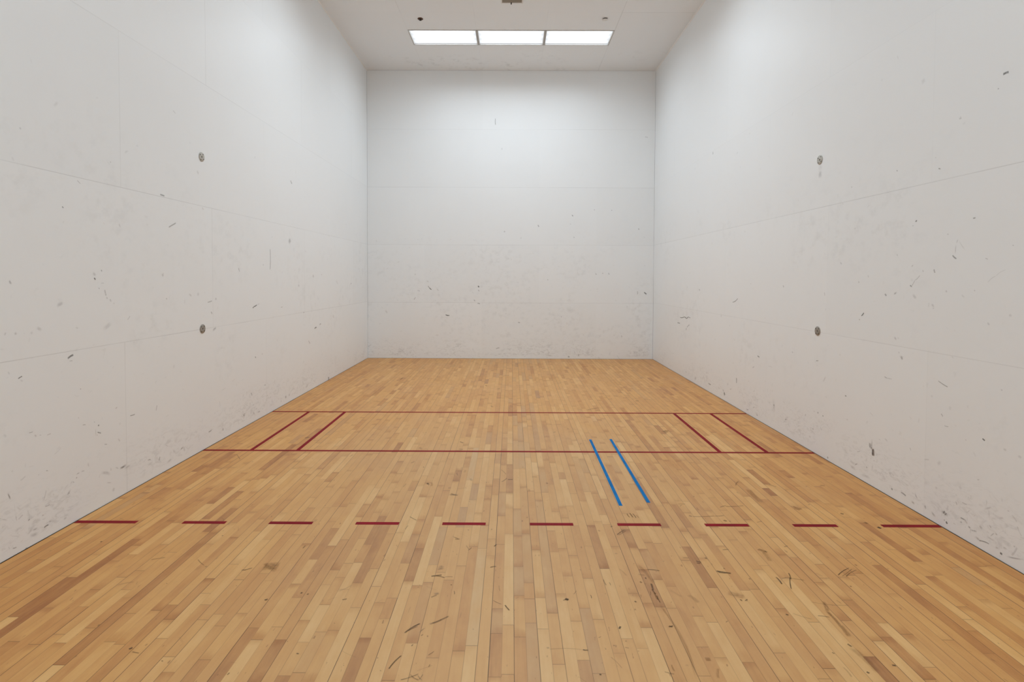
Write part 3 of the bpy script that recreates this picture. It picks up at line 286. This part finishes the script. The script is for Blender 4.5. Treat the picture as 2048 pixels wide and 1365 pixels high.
def wall(name, rects, place, mat, off):
    """off: vector pointing outwards, the wall's thickness"""
    o = sheet(name, rects, place, mat)
    us = [r['u0'] for r in rects]+[r['u1'] for r in rects]; vs = [r['v0'] for r in rects]+[r['v1'] for r in rects]
    a, b = Vector(place(min(us), min(vs))), Vector(place(max(us), max(vs)))
    e = Vector(off).normalized()*.004
    a2, b2 = a+e, b+Vector(off)
    bm = bmesh.new(); bm.from_mesh(o.data)
    lo = [min(p, q) for p, q in zip(a2, b2)]; hi = [max(p, q) for p, q in zip(a2, b2)]
    if name != 'ceiling': box(bm, *lo, *hi)
    bm.to_mesh(o.data); bm.free()
    o['kind'] = 'structure'
    return o

w_left = wall('wall_left', panels(side_cols([-.55, 3.33, -.5, 3.6, -.5]), ROW, es=es_left), lambda u, v: (-W2, u, v), m_left, (-T, 0, 0))
w_right = wall('wall_right', panels(side_cols([.62, 4.5, .6, 4.45, .6]), ROW, es=es_right), lambda u, v: (W2, u, v), m_right, (T, 0, 0))
def es_front(r, k):
    r['ev0'] = (.8, .2, .2, .24, .14)[k]; r['ev1'] = (.2, .2, .24, .14, .6)[k]
    if k == 0 and r['u0'] > 0: r['ev1'] = .3
    r['eu0'] = r['eu1'] = .012
    if r['u0'] < -W2+.01: r['eu0'] = .8
    if r['u1'] > W2-.01: r['eu1'] = .8
w_front = wall('wall_front', panels([[-W2, -W2+8*FT, -W2+16*FT, W2], [-W2, -W2+4*FT, -W2+12*FT, W2]], [0, 3.92*FT, 7.96*FT, 11.96*FT, 15.97*FT, H], es=es_front), lambda u, v: (u, 0, v), m_front, (0, T, 0))
w_rear = wall('wall_rear', panels([[-W2, -W2+8*FT, -W2+16*FT, W2]], ROW, es=es_front), lambda u, v: (-u, -DEEP, v), m_rear, (0, -T, 0))

# ceiling panels leave real openings for the lights, the vent and nothing else
LIGHT_ROWS = [4.04, 14.05, 24.05, 34.05]      # near edge of each row of troffers, ft from the front wall
VENT = (9.5, 9.09, 10.6, 10.19)               # x0, y0, x1, y1 in ft
R = []
def crect(x0, x1, y0, y1, **kw):
    r = dict(u0=(x0-10)*FT, u1=(x1-10)*FT, v0=-y1*FT, v1=-y0*FT, tone=rnd.uniform(-.006, .006), eu0=.06, eu1=.06, ev0=.05, ev1=.05); r.update(kw); R.append(r)
for ci, (x0, x1) in enumerate(((0, 4), (4, 8), (8, 12), (12, 16), (16, 20))):
    cuts = sorted(set([0, 8.1, 16.1, 24.1, 32.1, 40] + ([q for y in LIGHT_ROWS for q in (y, y+2)] if 0 < ci < 4 else [])))
    for y0, y1 in zip(cuts, cuts[1:]):
        if 0 < ci < 4 and any(abs(y0-y) < .01 for y in LIGHT_ROWS): continue
        kw = {}
        if ci == 4: kw = dict(eu0=.2)
        if ci == 3: kw = dict(eu1=.2)
        if ci == 0: kw = dict(eu1=.12 if y0 > 8 else .04)
        if ci == 1: kw = dict(eu0=.12 if y0 > 8 else .04)
        if y0 == 0: kw['ev1'] = .5
        if ci == 0: kw['eu0'] = .3
        if ci == 4: kw['eu1'] = .3; kw['ev0'] = .16; kw.setdefault('ev1', .16)
        if ci == 2 and y0 < VENT[1] < y1:
            for a in ((x0, x1, y0, VENT[1]), (x0, VENT[0], VENT[1], VENT[3]), (VENT[2], x1, VENT[1], VENT[3]), (x0, x1, VENT[3], y1)):
                crect(*a, eu0=0, eu1=0, ev0=0, ev1=0)
        else: crect(x0, x1, y0, y1, **kw)
n = N('ceiling_paint')
pos = n.node('ShaderNodeTexCoord').outputs['Object']
line, u, v = edges(n, .0025, .004)
uvv = n.comb(u, v, 3.)
# faint smears where balls and dust reached the ceiling by the front wall
sm = n.math('MULTIPLY', n.smooth(n.noise(uvv, 6., 6., .7), .5, .68), n.smooth(n.noise(uvv, 1.1, 2., .5), .46, .62))
sm = n.math('MULTIPLY', sm, n.smooth(v, -1.3, -.2))
k = n.math('ADD', n.math('ADD', 1., n.attr('tone')), n.math('MULTIPLY_ADD', n.noise(uvv, 1.2, 3.), .03, -.015))
k = n.math('MULTIPLY', k, n.math('SUBTRACT', 1., n.math('MULTIPLY', sm, .16)))
k = n.math('MULTIPLY', k, n.math('SUBTRACT', 1., n.math('MULTIPLY', line, n.smooth(n.noise(uvv, 1.5, 5., .7), .35, .6, .3, 1.))))
n.bsdf(n.mix(1., (.86, .88, .89), n.comb(k, k, k), 'MULTIPLY'), .6, .3)
ceil = sheet('ceiling', R, lambda u, v: (u, v, H), n.m); ceil['kind'] = 'structure'
bm = bmesh.new(); bm.from_mesh(ceil.data); box(bm, -W2, -DEEP, H+.3, W2, 0, H+.36); bm.to_mesh(ceil.data); bm.free()

# caulk beads along the ceiling
m_caulk = simple('caulk', (.86, .85, .83), .45)
for i, (a, b, dx) in enumerate((((-W2, -DEEP), (-W2, 0), 1), ((W2, -DEEP), (W2, 0), -1))):
    bm = bmesh.new()
    prof = [(0, 0), (.015, 0), (.011, -.007), (.004, -.011), (0, -.015)]
    r0 = [bm.verts.new((a[0]+dx*px, a[1], H+pz)) for px, pz in prof]; r1 = [bm.verts.new((b[0]+dx*px, b[1], H+pz)) for px, pz in prof]
    for j in range(len(prof)):
        q = (j+1) % len(prof); bm.faces.new((r0[j], r0[q], r1[q], r1[j]))
    bmesh.ops.recalc_face_normals(bm, faces=bm.faces)
    o = link('trim_%d' % (i+1), bm, m_caulk); o['kind'] = 'structure'

# ------------------------------------------------------------------ floor
rnd = random.Random(11)
PW = .1875
rows = {}
x_edges = [0.02] + [(i+.12)*PW for i in range(1, 108) if .05 < (i+.12)*PW < 19.97] + [19.98]
boards = []
def tone_pick():
    q = rnd.random()
    if q < .07: return rnd.uniform(.04, .22)
    if q < .26: return rnd.uniform(.26, .42)
    if q < .8: return rnd.uniform(.45, .62)
    return rnd.uniform(.62, .86)
gap_at = {i: (rnd.uniform(.1, .4) if rnd.random() < .5 else rnd.uniform(.45, 1.)) for i in range(len(x_edges))}
for i, (x0, x1) in enumerate(zip(x_edges, x_edges[1:])):
    ov = sorted([(y0, y1, t, g) for (xc, y1, y0, t, g) in PLANKS if x0 <= xc < x1])
    y = .02; seq = []
    def fill(a, b):
        while b-a > .01:
            L = min(max(rnd.lognormvariate(.45, .55), .5), 4.6)
            if b-a-L < .4: L = b-a
            t = tone_pick(); xm = abs((x0+x1)/2-10)
            # old grey wear down the middle of the court
            g = 0.
            if xm < 1.6 and rnd.random() < .2: g = rnd.uniform(.05, .28)
            elif rnd.random() < .03: g = rnd.uniform(.05, .2)
            if xm > 8.6: t = t*.75+.08
            t = .5+(t-.5)*(.62 if a < 18 else .9)
            seq.append((a, a+L, t, g)); a += L
    for (a, b, t, g) in ov:
        if a < y: a = y
        if b-a < .1: continue
        fill(y, a); seq.append((a, b, t, g)); y = b
    fill(y, 39.98)
    for (a, b, t, g) in seq:
        boards.append(dict(u0=(x0-10)*FT, u1=(x1-10)*FT, v0=-b*FT, v1=-a*FT, tone=t, grey=g, seed=rnd.random()*50, stain=rnd.random()**2.2,
                           eu0=gap_at[i]*rnd.uniform(.5, 1.1), eu1=gap_at[i+1]*rnd.uniform(.5, 1.1), ev0=rnd.uniform(.15, .75), ev1=rnd.uniform(.1, .6)))
n = N('maple_boards')
line, u, v = edges(n, .0007, .0016)
seed, tone, grey = n.attr('seed'), n.attr('tone'), n.attr('grey')
grain = n.noise(n.comb(n.math('MULTIPLY', u, 90.), n.math('MULTIPLY', v, 3.), seed), 1., 3., .65)
streak = n.noise(n.comb(n.math('MULTIPLY', u, 26.), n.math('MULTIPLY', v, 1.6), n.math('ADD', seed, 9.)), 1., 3., .6, .8)
blot = n.noise(n.comb(n.math('MULTIPLY', u, 11.), n.math('MULTIPLY', v, 5.), n.math('ADD', seed, 20.)), 1., 3., .6)
patch = n.noise(n.comb(u, v, 2.), 1.5, 3., .6)
t = n.math('ADD', tone, n.math('MULTIPLY_ADD', grain, .16, -.08))
t = n.math('ADD', t, n.math('MULTIPLY_ADD', streak, .26, -.13))
t = n.math('ADD', t, n.math('MULTIPLY_ADD', blot, .44, -.22))
t = n.math('ADD', t, n.math('MULTIPLY_ADD', patch, .26, -.13), clamp=True)
C0, C1, C2, C3 = lin(158, 100, 54), lin(196, 141, 84), lin(212, 162, 101), lin(229, 190, 133)
wood = n.ramp(t, [(0., C0), (.32, C1), (.62, C2), (1., C3)])
# finish worn paler and cooler down the middle, amber varnish kept near the walls
au = n.math('ABSOLUTE', u)
wear = n.smooth(n.math('ADD', au, n.math('MULTIPLY_ADD', patch, 1.2, -.6)), .5, 2.9, 1., 0.)
wear = n.math('MULTIPLY', wear, n.smooth(n.math('ADD', v, patch), -6., -3.6, 1., .3))
wood = n.mix(n.math('MULTIPLY', wear, .26), wood, lin(215, 179, 133))
wood = n.mix(n.math('MULTIPLY', n.math('SUBTRACT', 1., wear), .5), wood, n.mix(1., wood, (1.13, 1.0, .68), 'MULTIPLY'))
# greyed boards
gn = n.math('MULTIPLY', grey, n.smooth(blot, .25, .6, .55, 1.))
wood = n.mix(n.math('MULTIPLY', gn, .9), wood, n.mix(blot, lin(124, 110, 100), lin(170, 153, 138)))
# brown sap stains at board ends
de = n.math('MINIMUM', n.math('SUBTRACT', v, n.attr('v0')), n.math('MULTIPLY', n.math('SUBTRACT', n.attr('v1'), v), 1.6))
es = n.math('MULTIPLY', n.smooth(n.math('ADD', de, n.math('MULTIPLY_ADD', blot, .12, -.06)), .0, .085, 1., 0.), n.attr('stain'))
wood = n.mix(n.math('MULTIPLY', es, .5), wood, n.mix(1., wood, (.62, .45, .34), 'MULTIPLY'))
# mineral flecks
fl = n.smooth(n.noise(n.comb(n.math('MULTIPLY', u, 55.), n.math('MULTIPLY', v, 17.), seed), 1., 2., .5), .715, .77)
wood = n.mix(n.math('MULTIPLY', fl, .45), wood, lin(120, 78, 46))
# fine dark ticks and grime lodged in the finish
tick = n.smooth(n.noise(n.comb(n.math('MULTIPLY', u, 60.), n.math('MULTIPLY', v, 60.), 4.), 1., 3., .6, 1.), .725, .77)
tick = n.math('MULTIPLY', tick, n.smooth(patch, .42, .6))
wood = n.mix(n.math('MULTIPLY', tick, .5), wood, lin(80, 55, 38))
wood = n.mix(line, wood, lin(48, 30, 16))
rough = n.math('MULTIPLY_ADD', patch, .16, .33)
hb = n.math('SUBTRACT', 1., line)
n.bsdf(wood, rough, .32, normal=n.bump(hb, .25, .0008))
m_floor = n.m
floor = sheet('floor', boards, lambda u, v: (u, v, 0), m_floor); floor['kind'] = 'structure'
bm = bmesh.new(); bm.from_mesh(floor.data)
box(bm, -9.98*FT, -39.98*FT, -.02, 9.98*FT, -.02*FT, -.0008); bm.to_mesh(floor.data); bm.free()
m_dark = simple('black_gap', (.02, .018, .016), .8)
bm = bmesh.new(); box(bm, -W2-.05, -DEEP-.05, -.10, W2+.05, .05, -.021)
o = link('subfloor', bm, m_dark, floor)

# ------------------------------------------------------------------ marks
m_scuff = scuff_material()
rnd = random.Random(31)
def band_marks(n_, u0, u1):
    """small rubber scuffs in the foot-high band of a side wall"""
    out = []
    while len(out) < n_:
        u = rnd.uniform(u0, u1); v = .06+abs(rnd.gauss(0, .2))
        if v > .7 or math.sin(u*2.1)+math.sin(u*5.3+1) < rnd.uniform(-1.4, 1.2): continue
        a = rnd.gauss(.5, .9); L = rnd.uniform(.012, .075)
        out.append((u, v, u+L*math.cos(a), v+L*math.sin(a), rnd.uniform(.004, .014), rnd.uniform(.08, .34), 1 if rnd.random() < .75 else 0))
    return out
def field_marks(n_, u0, u1, v0, v1, s=1.):
    out = []
    for _ in range(n_):
        u = rnd.uniform(u0, u1); v = v0+(v1-v0)*rnd.random()**1.5; a = rnd.uniform(0, 3.14); L = rnd.uniform(.01, .07)*s
        out.append((u, v, u+L*math.cos(a), v+L*math.sin(a), rnd.uniform(.006, .03)*s, rnd.uniform(.05, .2), 1))
    return out
def floor_marks(n_):
    out = []
    for _ in range(n_):
        u = rnd.gauss(0, 1.5); v = rnd.uniform(-11.5, -.4)
        if abs(u) > 2.9: continue
        a = rnd.uniform(0, 3.14); q = rnd.random()
        if q < .55: L, w, st, k = rnd.uniform(.004, .012), rnd.uniform(.003, .007), rnd.uniform(.3, .8), 0
        elif q < .8: L, w, st, k = rnd.uniform(.03, .1), rnd.uniform(.0025, .005), rnd.uniform(.15, .5), 0
        else: L, w, st, k = rnd.uniform(.03, .09), rnd.uniform(.01, .03), rnd.uniform(.1, .35), 2; a = 1.57+rnd.gauss(0, .5)
        out.append((u, v, u+L*math.cos(a), v+L*math.sin(a), w, st, k))
    return out
marks('scuff_marks', MARKS['left'], lambda u, v: (-W2+.0006, u, v), m_scuff, w_left, band_marks(230, -12, -.3)+field_marks(150, -12, -.5, .2, 3.2))
marks('scuff_marks', MARKS['right'], lambda u, v: (W2-.0006, u, v), m_scuff, w_right, band_marks(300, -12, -.3)+field_marks(170, -12, -.5, .2, 3.6))
marks('scuff_marks', MARKS['front'], lambda u, v: (u, -.0006, v), m_scuff, w_front, field_marks(170, -2.9, 2.9, .15, 2.7, 1.1)+[(a*.46*2-2.9, b*.12, a*.46*2-2.9+.04, b*.12+.01, .02, c, 1) for a, b, c in [(rnd.uniform(0, 6.3), rnd.random(), rnd.uniform(.1, .3)) for _ in range(60)]])
marks('scuff_marks', MARKS['floor'], lambda u, v: (u, v, .0016), m_scuff, floor, floor_marks(620))

# ------------------------------------------------------------------ court lines and tape
def tape_material(name, col, dark):
    n = N(name); pos = n.node('ShaderNodeTexCoord').outputs['Object']
    x, y, z = n.sep(pos)
    nz = n.noise(pos, 7., 5., .6)
    # boards telegraph through the film as thin lines
    fx = n.math('FRACT', n.math('SUBTRACT', n.math('DIVIDE', n.math('ADD', x, 10*FT), PW*FT), .12))
    seam = n.smooth(n.math('ABSOLUTE', n.math('SUBTRACT', fx, .5)), .475, .5, 0., .3)
    c = n.mix(n.smooth(nz, .3, .7), col, dark)
    c = n.mix(seam, c, tuple(q*.4 for q in dark))
    n.bsdf(c, .6, .12); return n.m
m_red = tape_material('red_court_line', lin(146, 20, 34), lin(128, 18, 30))
m_blue = tape_material('blue_tape', lin(0, 122, 190), lin(0, 104, 168))
def strip(name, x0, y0, x1, y1, mat, top=.0012, ang=0.):
    """x, y in feet from the left wall and the front wall"""
    cx, cy = ((x0+x1)/2-10)*FT, -(y0+y1)/2*FT
    hw, hl = abs(x1-x0)/2*FT, abs(y1-y0)/2*FT
    bm = bmesh.new(); box(bm, -hw, -hl, .0001, hw, hl, top)
    bmesh.ops.transform(bm, matrix=Matrix.Translation((cx, cy, 0))@Matrix.Rotation(ang, 4, 'Z'), verts=bm.verts)
    return link(name, bm, mat)
LW = .125
tag(strip('court_line', .03, 14.92, 19.97, 14.92+LW, m_red), 'long thin red line across the floor, farthest line from the camera', 'court line', 'full-width red court lines')
tag(strip('court_line', .03, 19.95, 19.97, 19.95+LW, m_red), 'long red line across the floor passing under both blue tape strips', 'court line', 'full-width red court lines')
for x, lab in ((1.57, 'short red line running toward front wall, nearest the left wall'), (3.09, 'short red line running toward front wall, second from the left wall'),
               (16.93, 'short red line running toward front wall, second from the right wall'), (18.47, 'short red line running toward front wall, nearest the right wall')):
    tag(strip('service_box_line', x-LW/2, 14.92+LW, x+LW/2, 19.95, m_red), lab, 'court line', 'red service box side lines')
DASH = [(.03, 1.44), (2.51, 3.5), (4.51, 5.51), (6.51, 7.51), (8.51, 9.51), (10.53, 11.53), (12.55, 13.55), (14.57, 15.57), (16.6, 17.61), (18.64, 19.97)]
DL = ['longer red dash touching the left wall', 'red floor dash, second counting from the left wall', 'red floor dash, third counting from the left wall', 'red floor dash, fourth counting from the left wall',
      'red floor dash just left of the middle of the court', 'red floor dash just right of the middle of the court', 'red floor dash nearest below the ends of the blue tape strips',
      'red floor dash, third counting from the right wall', 'red floor dash, second counting from the right wall', 'longer red dash touching the right wall, nicked at its inner end']
for (a, b), lab in zip(DASH, DL):
    tag(strip('dashed_line_segment', a, 25.14-LW/2, b, 25.14+LW/2, m_red), lab, 'court line', 'dashes of the red receiving line')
tag(strip('tape_strip', 12.81, 18.68, 12.90, 24.12, m_blue, .0015, -.007), 'left blue tape strip, reaching slightly nearer the camera', 'tape', 'blue tape strips on the floor')
tag(strip('tape_strip', 13.545, 18.62, 13.635, 23.93, m_blue, .0015, -.004), 'right blue tape strip, the one nearer the right wall', 'tape', 'blue tape strips on the floor')

# ------------------------------------------------------------------ ceiling lights
m_frame = simple('troffer_frame', (.52, .51, .49), .45)
m_house = simple('troffer_inside', (.85, .86, .87), .5)
n = N('diffuser')
u_, v_, _ = n.sep(n.node('ShaderNodeTexCoord').outputs['Object'])
# tubes behind the lens: three slightly brighter bands, a little dimmer at the rim
tube = n.math('COSINE', n.math('MULTIPLY', v_, 2*math.pi/.19))
rim = n.smooth(n.math('MAXIMUM', n.math('DIVIDE', n.math('ABSOLUTE', u_), .57), n.math('DIVIDE', n.math('ABSOLUTE', v_), .265)), .84, 1., 1., .62)
em = n.node('ShaderNodeEmission'); n.put(em.inputs[0], (.93, .965, 1., 1))
n.put(em.inputs[1], n.math('MULTIPLY', n.math('MULTIPLY_ADD', tube, .12, 1.5), rim))
n.t.links.new(em.outputs[0], n.out.inputs[0]); m_diff = n.m; m_diff.cycles.emission_sampling = 'NONE'
LAMP_W = 14.8
def make_troffer():
    root = empty('ceiling_light', (0, 0, H))
    hx, hy = 2*FT-.002, 1*FT-.002
    bm = bmesh.new(); t = .022
    for a in ((-hx, -hy, hx, -hy+t), (-hx, hy-t, hx, hy), (-hx, -hy+t, -hx+t, hy-t), (hx-t, -hy+t, hx, hy-t)):
        box(bm, a[0], a[1], -.006, a[2], a[3], .012)
    bmesh.ops.bevel(bm, geom=[e for e in bm.edges], offset=.0015, segments=1, affect='EDGES')
    link('frame', bm, m_frame, root)
    bm = bmesh.new(); s = .003
    for a in ((-hx+t, -hy+t, hx-t, -hy+t+s), (-hx+t, hy-t-s, hx-t, hy-t), (-hx+t, -hy+t+s, -hx+t+s, hy-t-s), (hx-t-s, -hy+t+s, hx-t, hy-t-s)):
        box(bm, a[0], a[1], .012, a[2], a[3], .10)
    box(bm, -hx+t, -hy+t, .10, hx-t, hy-t, .104)
    link('housing', bm, m_house, root)
    bm = bmesh.new(); box(bm, -hx+t+s, -hy+t+s, .016, hx-t-s, hy-t-s, .020)
    link('diffuser', bm, m_diff, root)
    L = bpy.data.lights.new('tubes', 'AREA'); L.shape = 'RECTANGLE'; L.size = 2*(hx-t-.01); L.size_y = 2*(hy-t-.01)
    L.energy = LAMP_W; L.color = (.825, .918, 1.); L.spread = math.radians(162)
    lo = bpy.data.objects.new('lamp_tubes', L); COL.objects.link(lo); lo.parent = root; lo.location = (0, 0, .010)
    return root
proto = make_troffer()
strong = next(c for c in proto.children if c.type == 'LIGHT').data.copy(); strong.energy = LAMP_W*1.56
first = True
POS = ['left', 'middle', 'right']
for ri, y in enumerate(LIGHT_ROWS):
    for k, x in enumerate((6, 10, 14)):
        if first: o = proto; first = False
        else:
            o = proto.copy(); COL.objects.link(o)
            for ch in proto.children:
                c = ch.copy(); COL.objects.link(c); c.parent = o
                if c.type == 'LIGHT' and ri > 0:
                    c.data = strong      # front row set weaker to hold down the front wall's bright peak
        o.location = ((x-10)*FT, -(y+1)*FT, H)
        if ri == 0: tag(o, ['lit rectangular ceiling light, leftmost of the row near the front wall', 'lit rectangular ceiling light, middle one of the row near the front wall', 'lit rectangular ceiling light, rightmost of the row near the front wall'][k], 'ceiling light', 'row of lit ceiling lights by the front wall')
        else: tag(o, 'lit rectangular ceiling light, %s of the %s row, overhead behind the vent' % (POS[k], ('second', 'third', 'rearmost')[ri-1]), 'ceiling light', 'rows of ceiling lights above the rear court')

# ------------------------------------------------------------------ ceiling vent
m_vframe = simple('vent_frame_paint', (.74, .72, .69), .4)
m_louvre = simple('vent_louvre', (.34, .31, .265), .55, var=.12)
root = empty('ceiling_vent', ((VENT[0]+VENT[2]-20)/2*FT, -(VENT[1]+VENT[3])/2*FT, H))
tag(root, 'square grey louvred ceiling vent with pale rim and dark latch', 'vent')
h = (VENT[2]-VENT[0])/2*FT
bm = bmesh.new(); t = .02
for a in ((-h-.008, -h-.008, h+.008, -h+t-.008), (-h-.008, h-t+.008, h+.008, h+.008), (-h-.008, -h+t-.008, -h+t-.008, h-t+.008), (h-t+.008, -h+t-.008, h+.008, h-t+.008)):
    box(bm, a[0], a[1], -.007, a[2], a[3], .002)
bmesh.ops.bevel(bm, geom=[e for e in bm.edges], offset=.0015, segments=1, affect='EDGES')
link('frame', bm, m_vframe, root)
bm = bmesh.new(); g = h-.012
nb = 16
for i in range(nb):
    y = -g+(i+.5)*2*g/nb
    vs = [bm.verts.new(p) for p in ((-g, y-.012, .012), (g, y-.012, .012), (g, y+.012, -.004), (-g, y+.012, -.004), (-g, y-.012, .014), (g, y-.012, .014), (g, y+.012, -.002), (-g, y+.012, -.002))]
    for f in ((3,2,1,0),(4,5,6,7),(0,1,5,4),(1,2,6,5),(2,3,7,6),(3,0,4,7)): bm.faces.new([vs[j] for j in f])
link('louvres', bm, m_louvre, root)
bm = bmesh.new(); box(bm, -h, -h, .06, h, h, .07)
for a in ((-h, -h, h, -h+.004), (-h, h-.004, h, h), (-h, -h, -h+.004, h), (h-.004, -h, h, h)): box(bm, a[0], a[1], .003, a[2], a[3], .06)
link('duct', bm, m_dark, root)
bm = bmesh.new(); lathe(bm, [(0, -.030), (.006, -.029), (.009, -.024), (.008, -.010), (.012, -.008), (.012, -.004), (0, -.004)], 16)
bmesh.ops.transform(bm, matrix=Matrix.Translation((-.012, h-.006, 0)), verts=bm.verts)
l = link('latch', bm, simple('latch_black', (.03, .028, .025), .4), root, True); l['label'] = 'small dark latch knob'

# ------------------------------------------------------------------ sprinklers
m_rust = simple('rusty_metal', (.10, .035, .015), .55, .5, .3, var=.4, scale=90)
m_brown = simple('dark_brass', (.045, .035, .022), .4, .5, .6, var=.2)
root = empty('ceiling_sprinkler', ((4.97-10)*FT, -7.36*FT, H)); tag(root, 'rusty brown sprinkler head without its cover, left part of ceiling', 'sprinkler')
bm = bmesh.new(); lathe(bm, [(.020, -.001), (.044, -.001), (.047, -.004), (.044, -.007), (.030, -.010), (.020, -.010), (.020, -.001)], 32)
link('escutcheon', bm, m_rust, root, True)
bm = bmesh.new(); lathe(bm, [(0, 0), (.026, 0), (.024, -.010), (.016, -.016), (.010, -.021), (0, -.022)], 24)
link('body', bm, m_brown, root, True)
bm = bmesh.new()
for s in (-1, 1):
    box(bm, s*.013-.002, -.003, -.029, s*.013+.002, .003, -.010)
lathe(bm, [(0, -.028), (.014, -.028), (.015, -.030), (0, -.031)], 20)
for k in range(8):
    a = k*math.pi/4; b2 = bmesh.new(); box(b2, .014, -.0025, -.0305, .020, .0025, -.0285)
    bmesh.ops.rotate(b2, cent=(0, 0, 0), matrix=Matrix.Rotation(a, 3, 'Z'), verts=b2.verts)
    me_ = bpy.data.meshes.new('t'); b2.to_mesh(me_); b2.free(); bm.from_mesh(me_); bpy.data.meshes.remove(me_)
link('deflector', bm, m_brown, root)
root = empty('ceiling_sprinkler', ((15.2-10)*FT, -7.4*FT, H)); tag(root, 'white round sprinkler cover plate, right part of ceiling', 'sprinkler')
bm = bmesh.new(); lathe(bm, [(0, -.020), (.044, -.019), (.047, -.0172), (.045, -.016), (0, -.016)], 40); link('cover_plate', bm, simple('cover_white', (.76, .745, .72), .5), root, True)
bm = bmesh.new(); lathe(bm, [(0, .002), (.038, .002), (.038, -.0155), (0, -.0155)], 32); link('cup', bm, m_dark, root, True)

# ------------------------------------------------------------------ net anchor plates on the side walls
m_steel = simple('brushed_steel', (.50, .49, .45), .5, .4, .08, var=.16, scale=70)
m_steel_dull = simple('dull_steel', (.33, .305, .27), .55, .4, .08, var=.2, scale=70)
m_screw = simple('dark_screw', (.035, .03, .022), .5, .5, .3)
m_hole = simple('hole_black', (.008, .007, .006), .8)
def anchor(loc, ry, mat, turn, label):
    root = empty('net_anchor', loc, (0, ry, 0))
    tag(root, label, 'wall fitting', 'round metal net anchors on the side walls')
    bm = bmesh.new()
    lathe(bm, [(.0085, .0005), (.045, .0005), (.0455, .003), (.0435, .0055), (.013, .0062), (.0095, .0058), (.0085, .004), (.0085, .0005)], 48)
    link('plate', bm, mat, root, True)
    bm = bmesh.new(); lathe(bm, [(0, .0008), (.0084, .0008), (.0084, .0018), (0, .0018)], 20); link('socket', bm, m_hole, root)
    for k in range(4):
        a = turn+math.pi/4+k*math.pi/2
        bm = bmesh.new(); lathe(bm, [(0, .0066), (.0018, .0066), (.0022, .0074), (.0050, .0072), (.0056, .0058), (.0056, .0052), (0, .0052)], 18)
        bmesh.ops.transform(bm, matrix=Matrix.Translation((.0335*math.cos(a), .0335*math.sin(a), 0)), verts=bm.verts)
        link('screw', bm, m_screw, root, True)
anchor((-W2, -19.9*FT, 9.57*FT), math.pi/2, m_steel, .2, 'round metal plate with dark screws, upper one on the left wall')
anchor((-W2, -19.96*FT, 3.98*FT), math.pi/2, m_steel_dull, .05, 'round metal plate with dark screws, lower one on the left wall')
anchor((W2, -19.99*FT, 9.52*FT), -math.pi/2, m_steel, .1, 'round metal plate with dark screws, upper one on the right wall')
anchor((W2, -20.05*FT, 4.0*FT), -math.pi/2, m_steel_dull, .05, 'round metal plate with dark screws, lower one on the right wall')

# ------------------------------------------------------------------ camera and world
cam = bpy.data.cameras.new('camera'); co = bpy.data.objects.new('camera', cam); COL.objects.link(co)
yaw, p, r, f = .00279, -.02775, -.00381, 1066.403
Rm = Matrix.Rotation(yaw, 3, 'Z')@Matrix.Rotation(p, 3, 'X')@Matrix.Rotation(r, 3, 'Y')
M = Matrix.Identity(4)
for i in range(3):
    M[i][0] = Rm[i][0]; M[i][1] = Rm[i][2]; M[i][2] = -Rm[i][1]
M.translation = ((10.08779-10)*FT, -37.29461*FT, 5.69159*FT)
co.matrix_world = M
cam.sensor_width = 36; cam.lens = 36*f/2048
cam.shift_x = 3.735/2048; cam.shift_y = -97.352/2048; cam.clip_start = .05
S.camera = co
w = bpy.data.worlds.new('world'); S.world = w; w.use_nodes = True
w.node_tree.nodes['Background'].inputs[0].default_value = (.8, .85, .9, 1); w.node_tree.nodes['Background'].inputs[1].default_value = .0
S.view_settings.view_transform = 'Standard'; S.view_settings.look = 'None'; S.view_settings.gamma = 1; S.view_settings.use_curve_mapping = False
S.view_settings.exposure = .06
S.cycles.max_bounces = 7; S.cycles.diffuse_bounces = 6; S.cycles.use_light_tree = False; S.cycles.use_adaptive_sampling = True; S.cycles.adaptive_threshold = .02; S.cycles.glossy_bounces = 3; S.cycles.transparent_max_bounces = 24
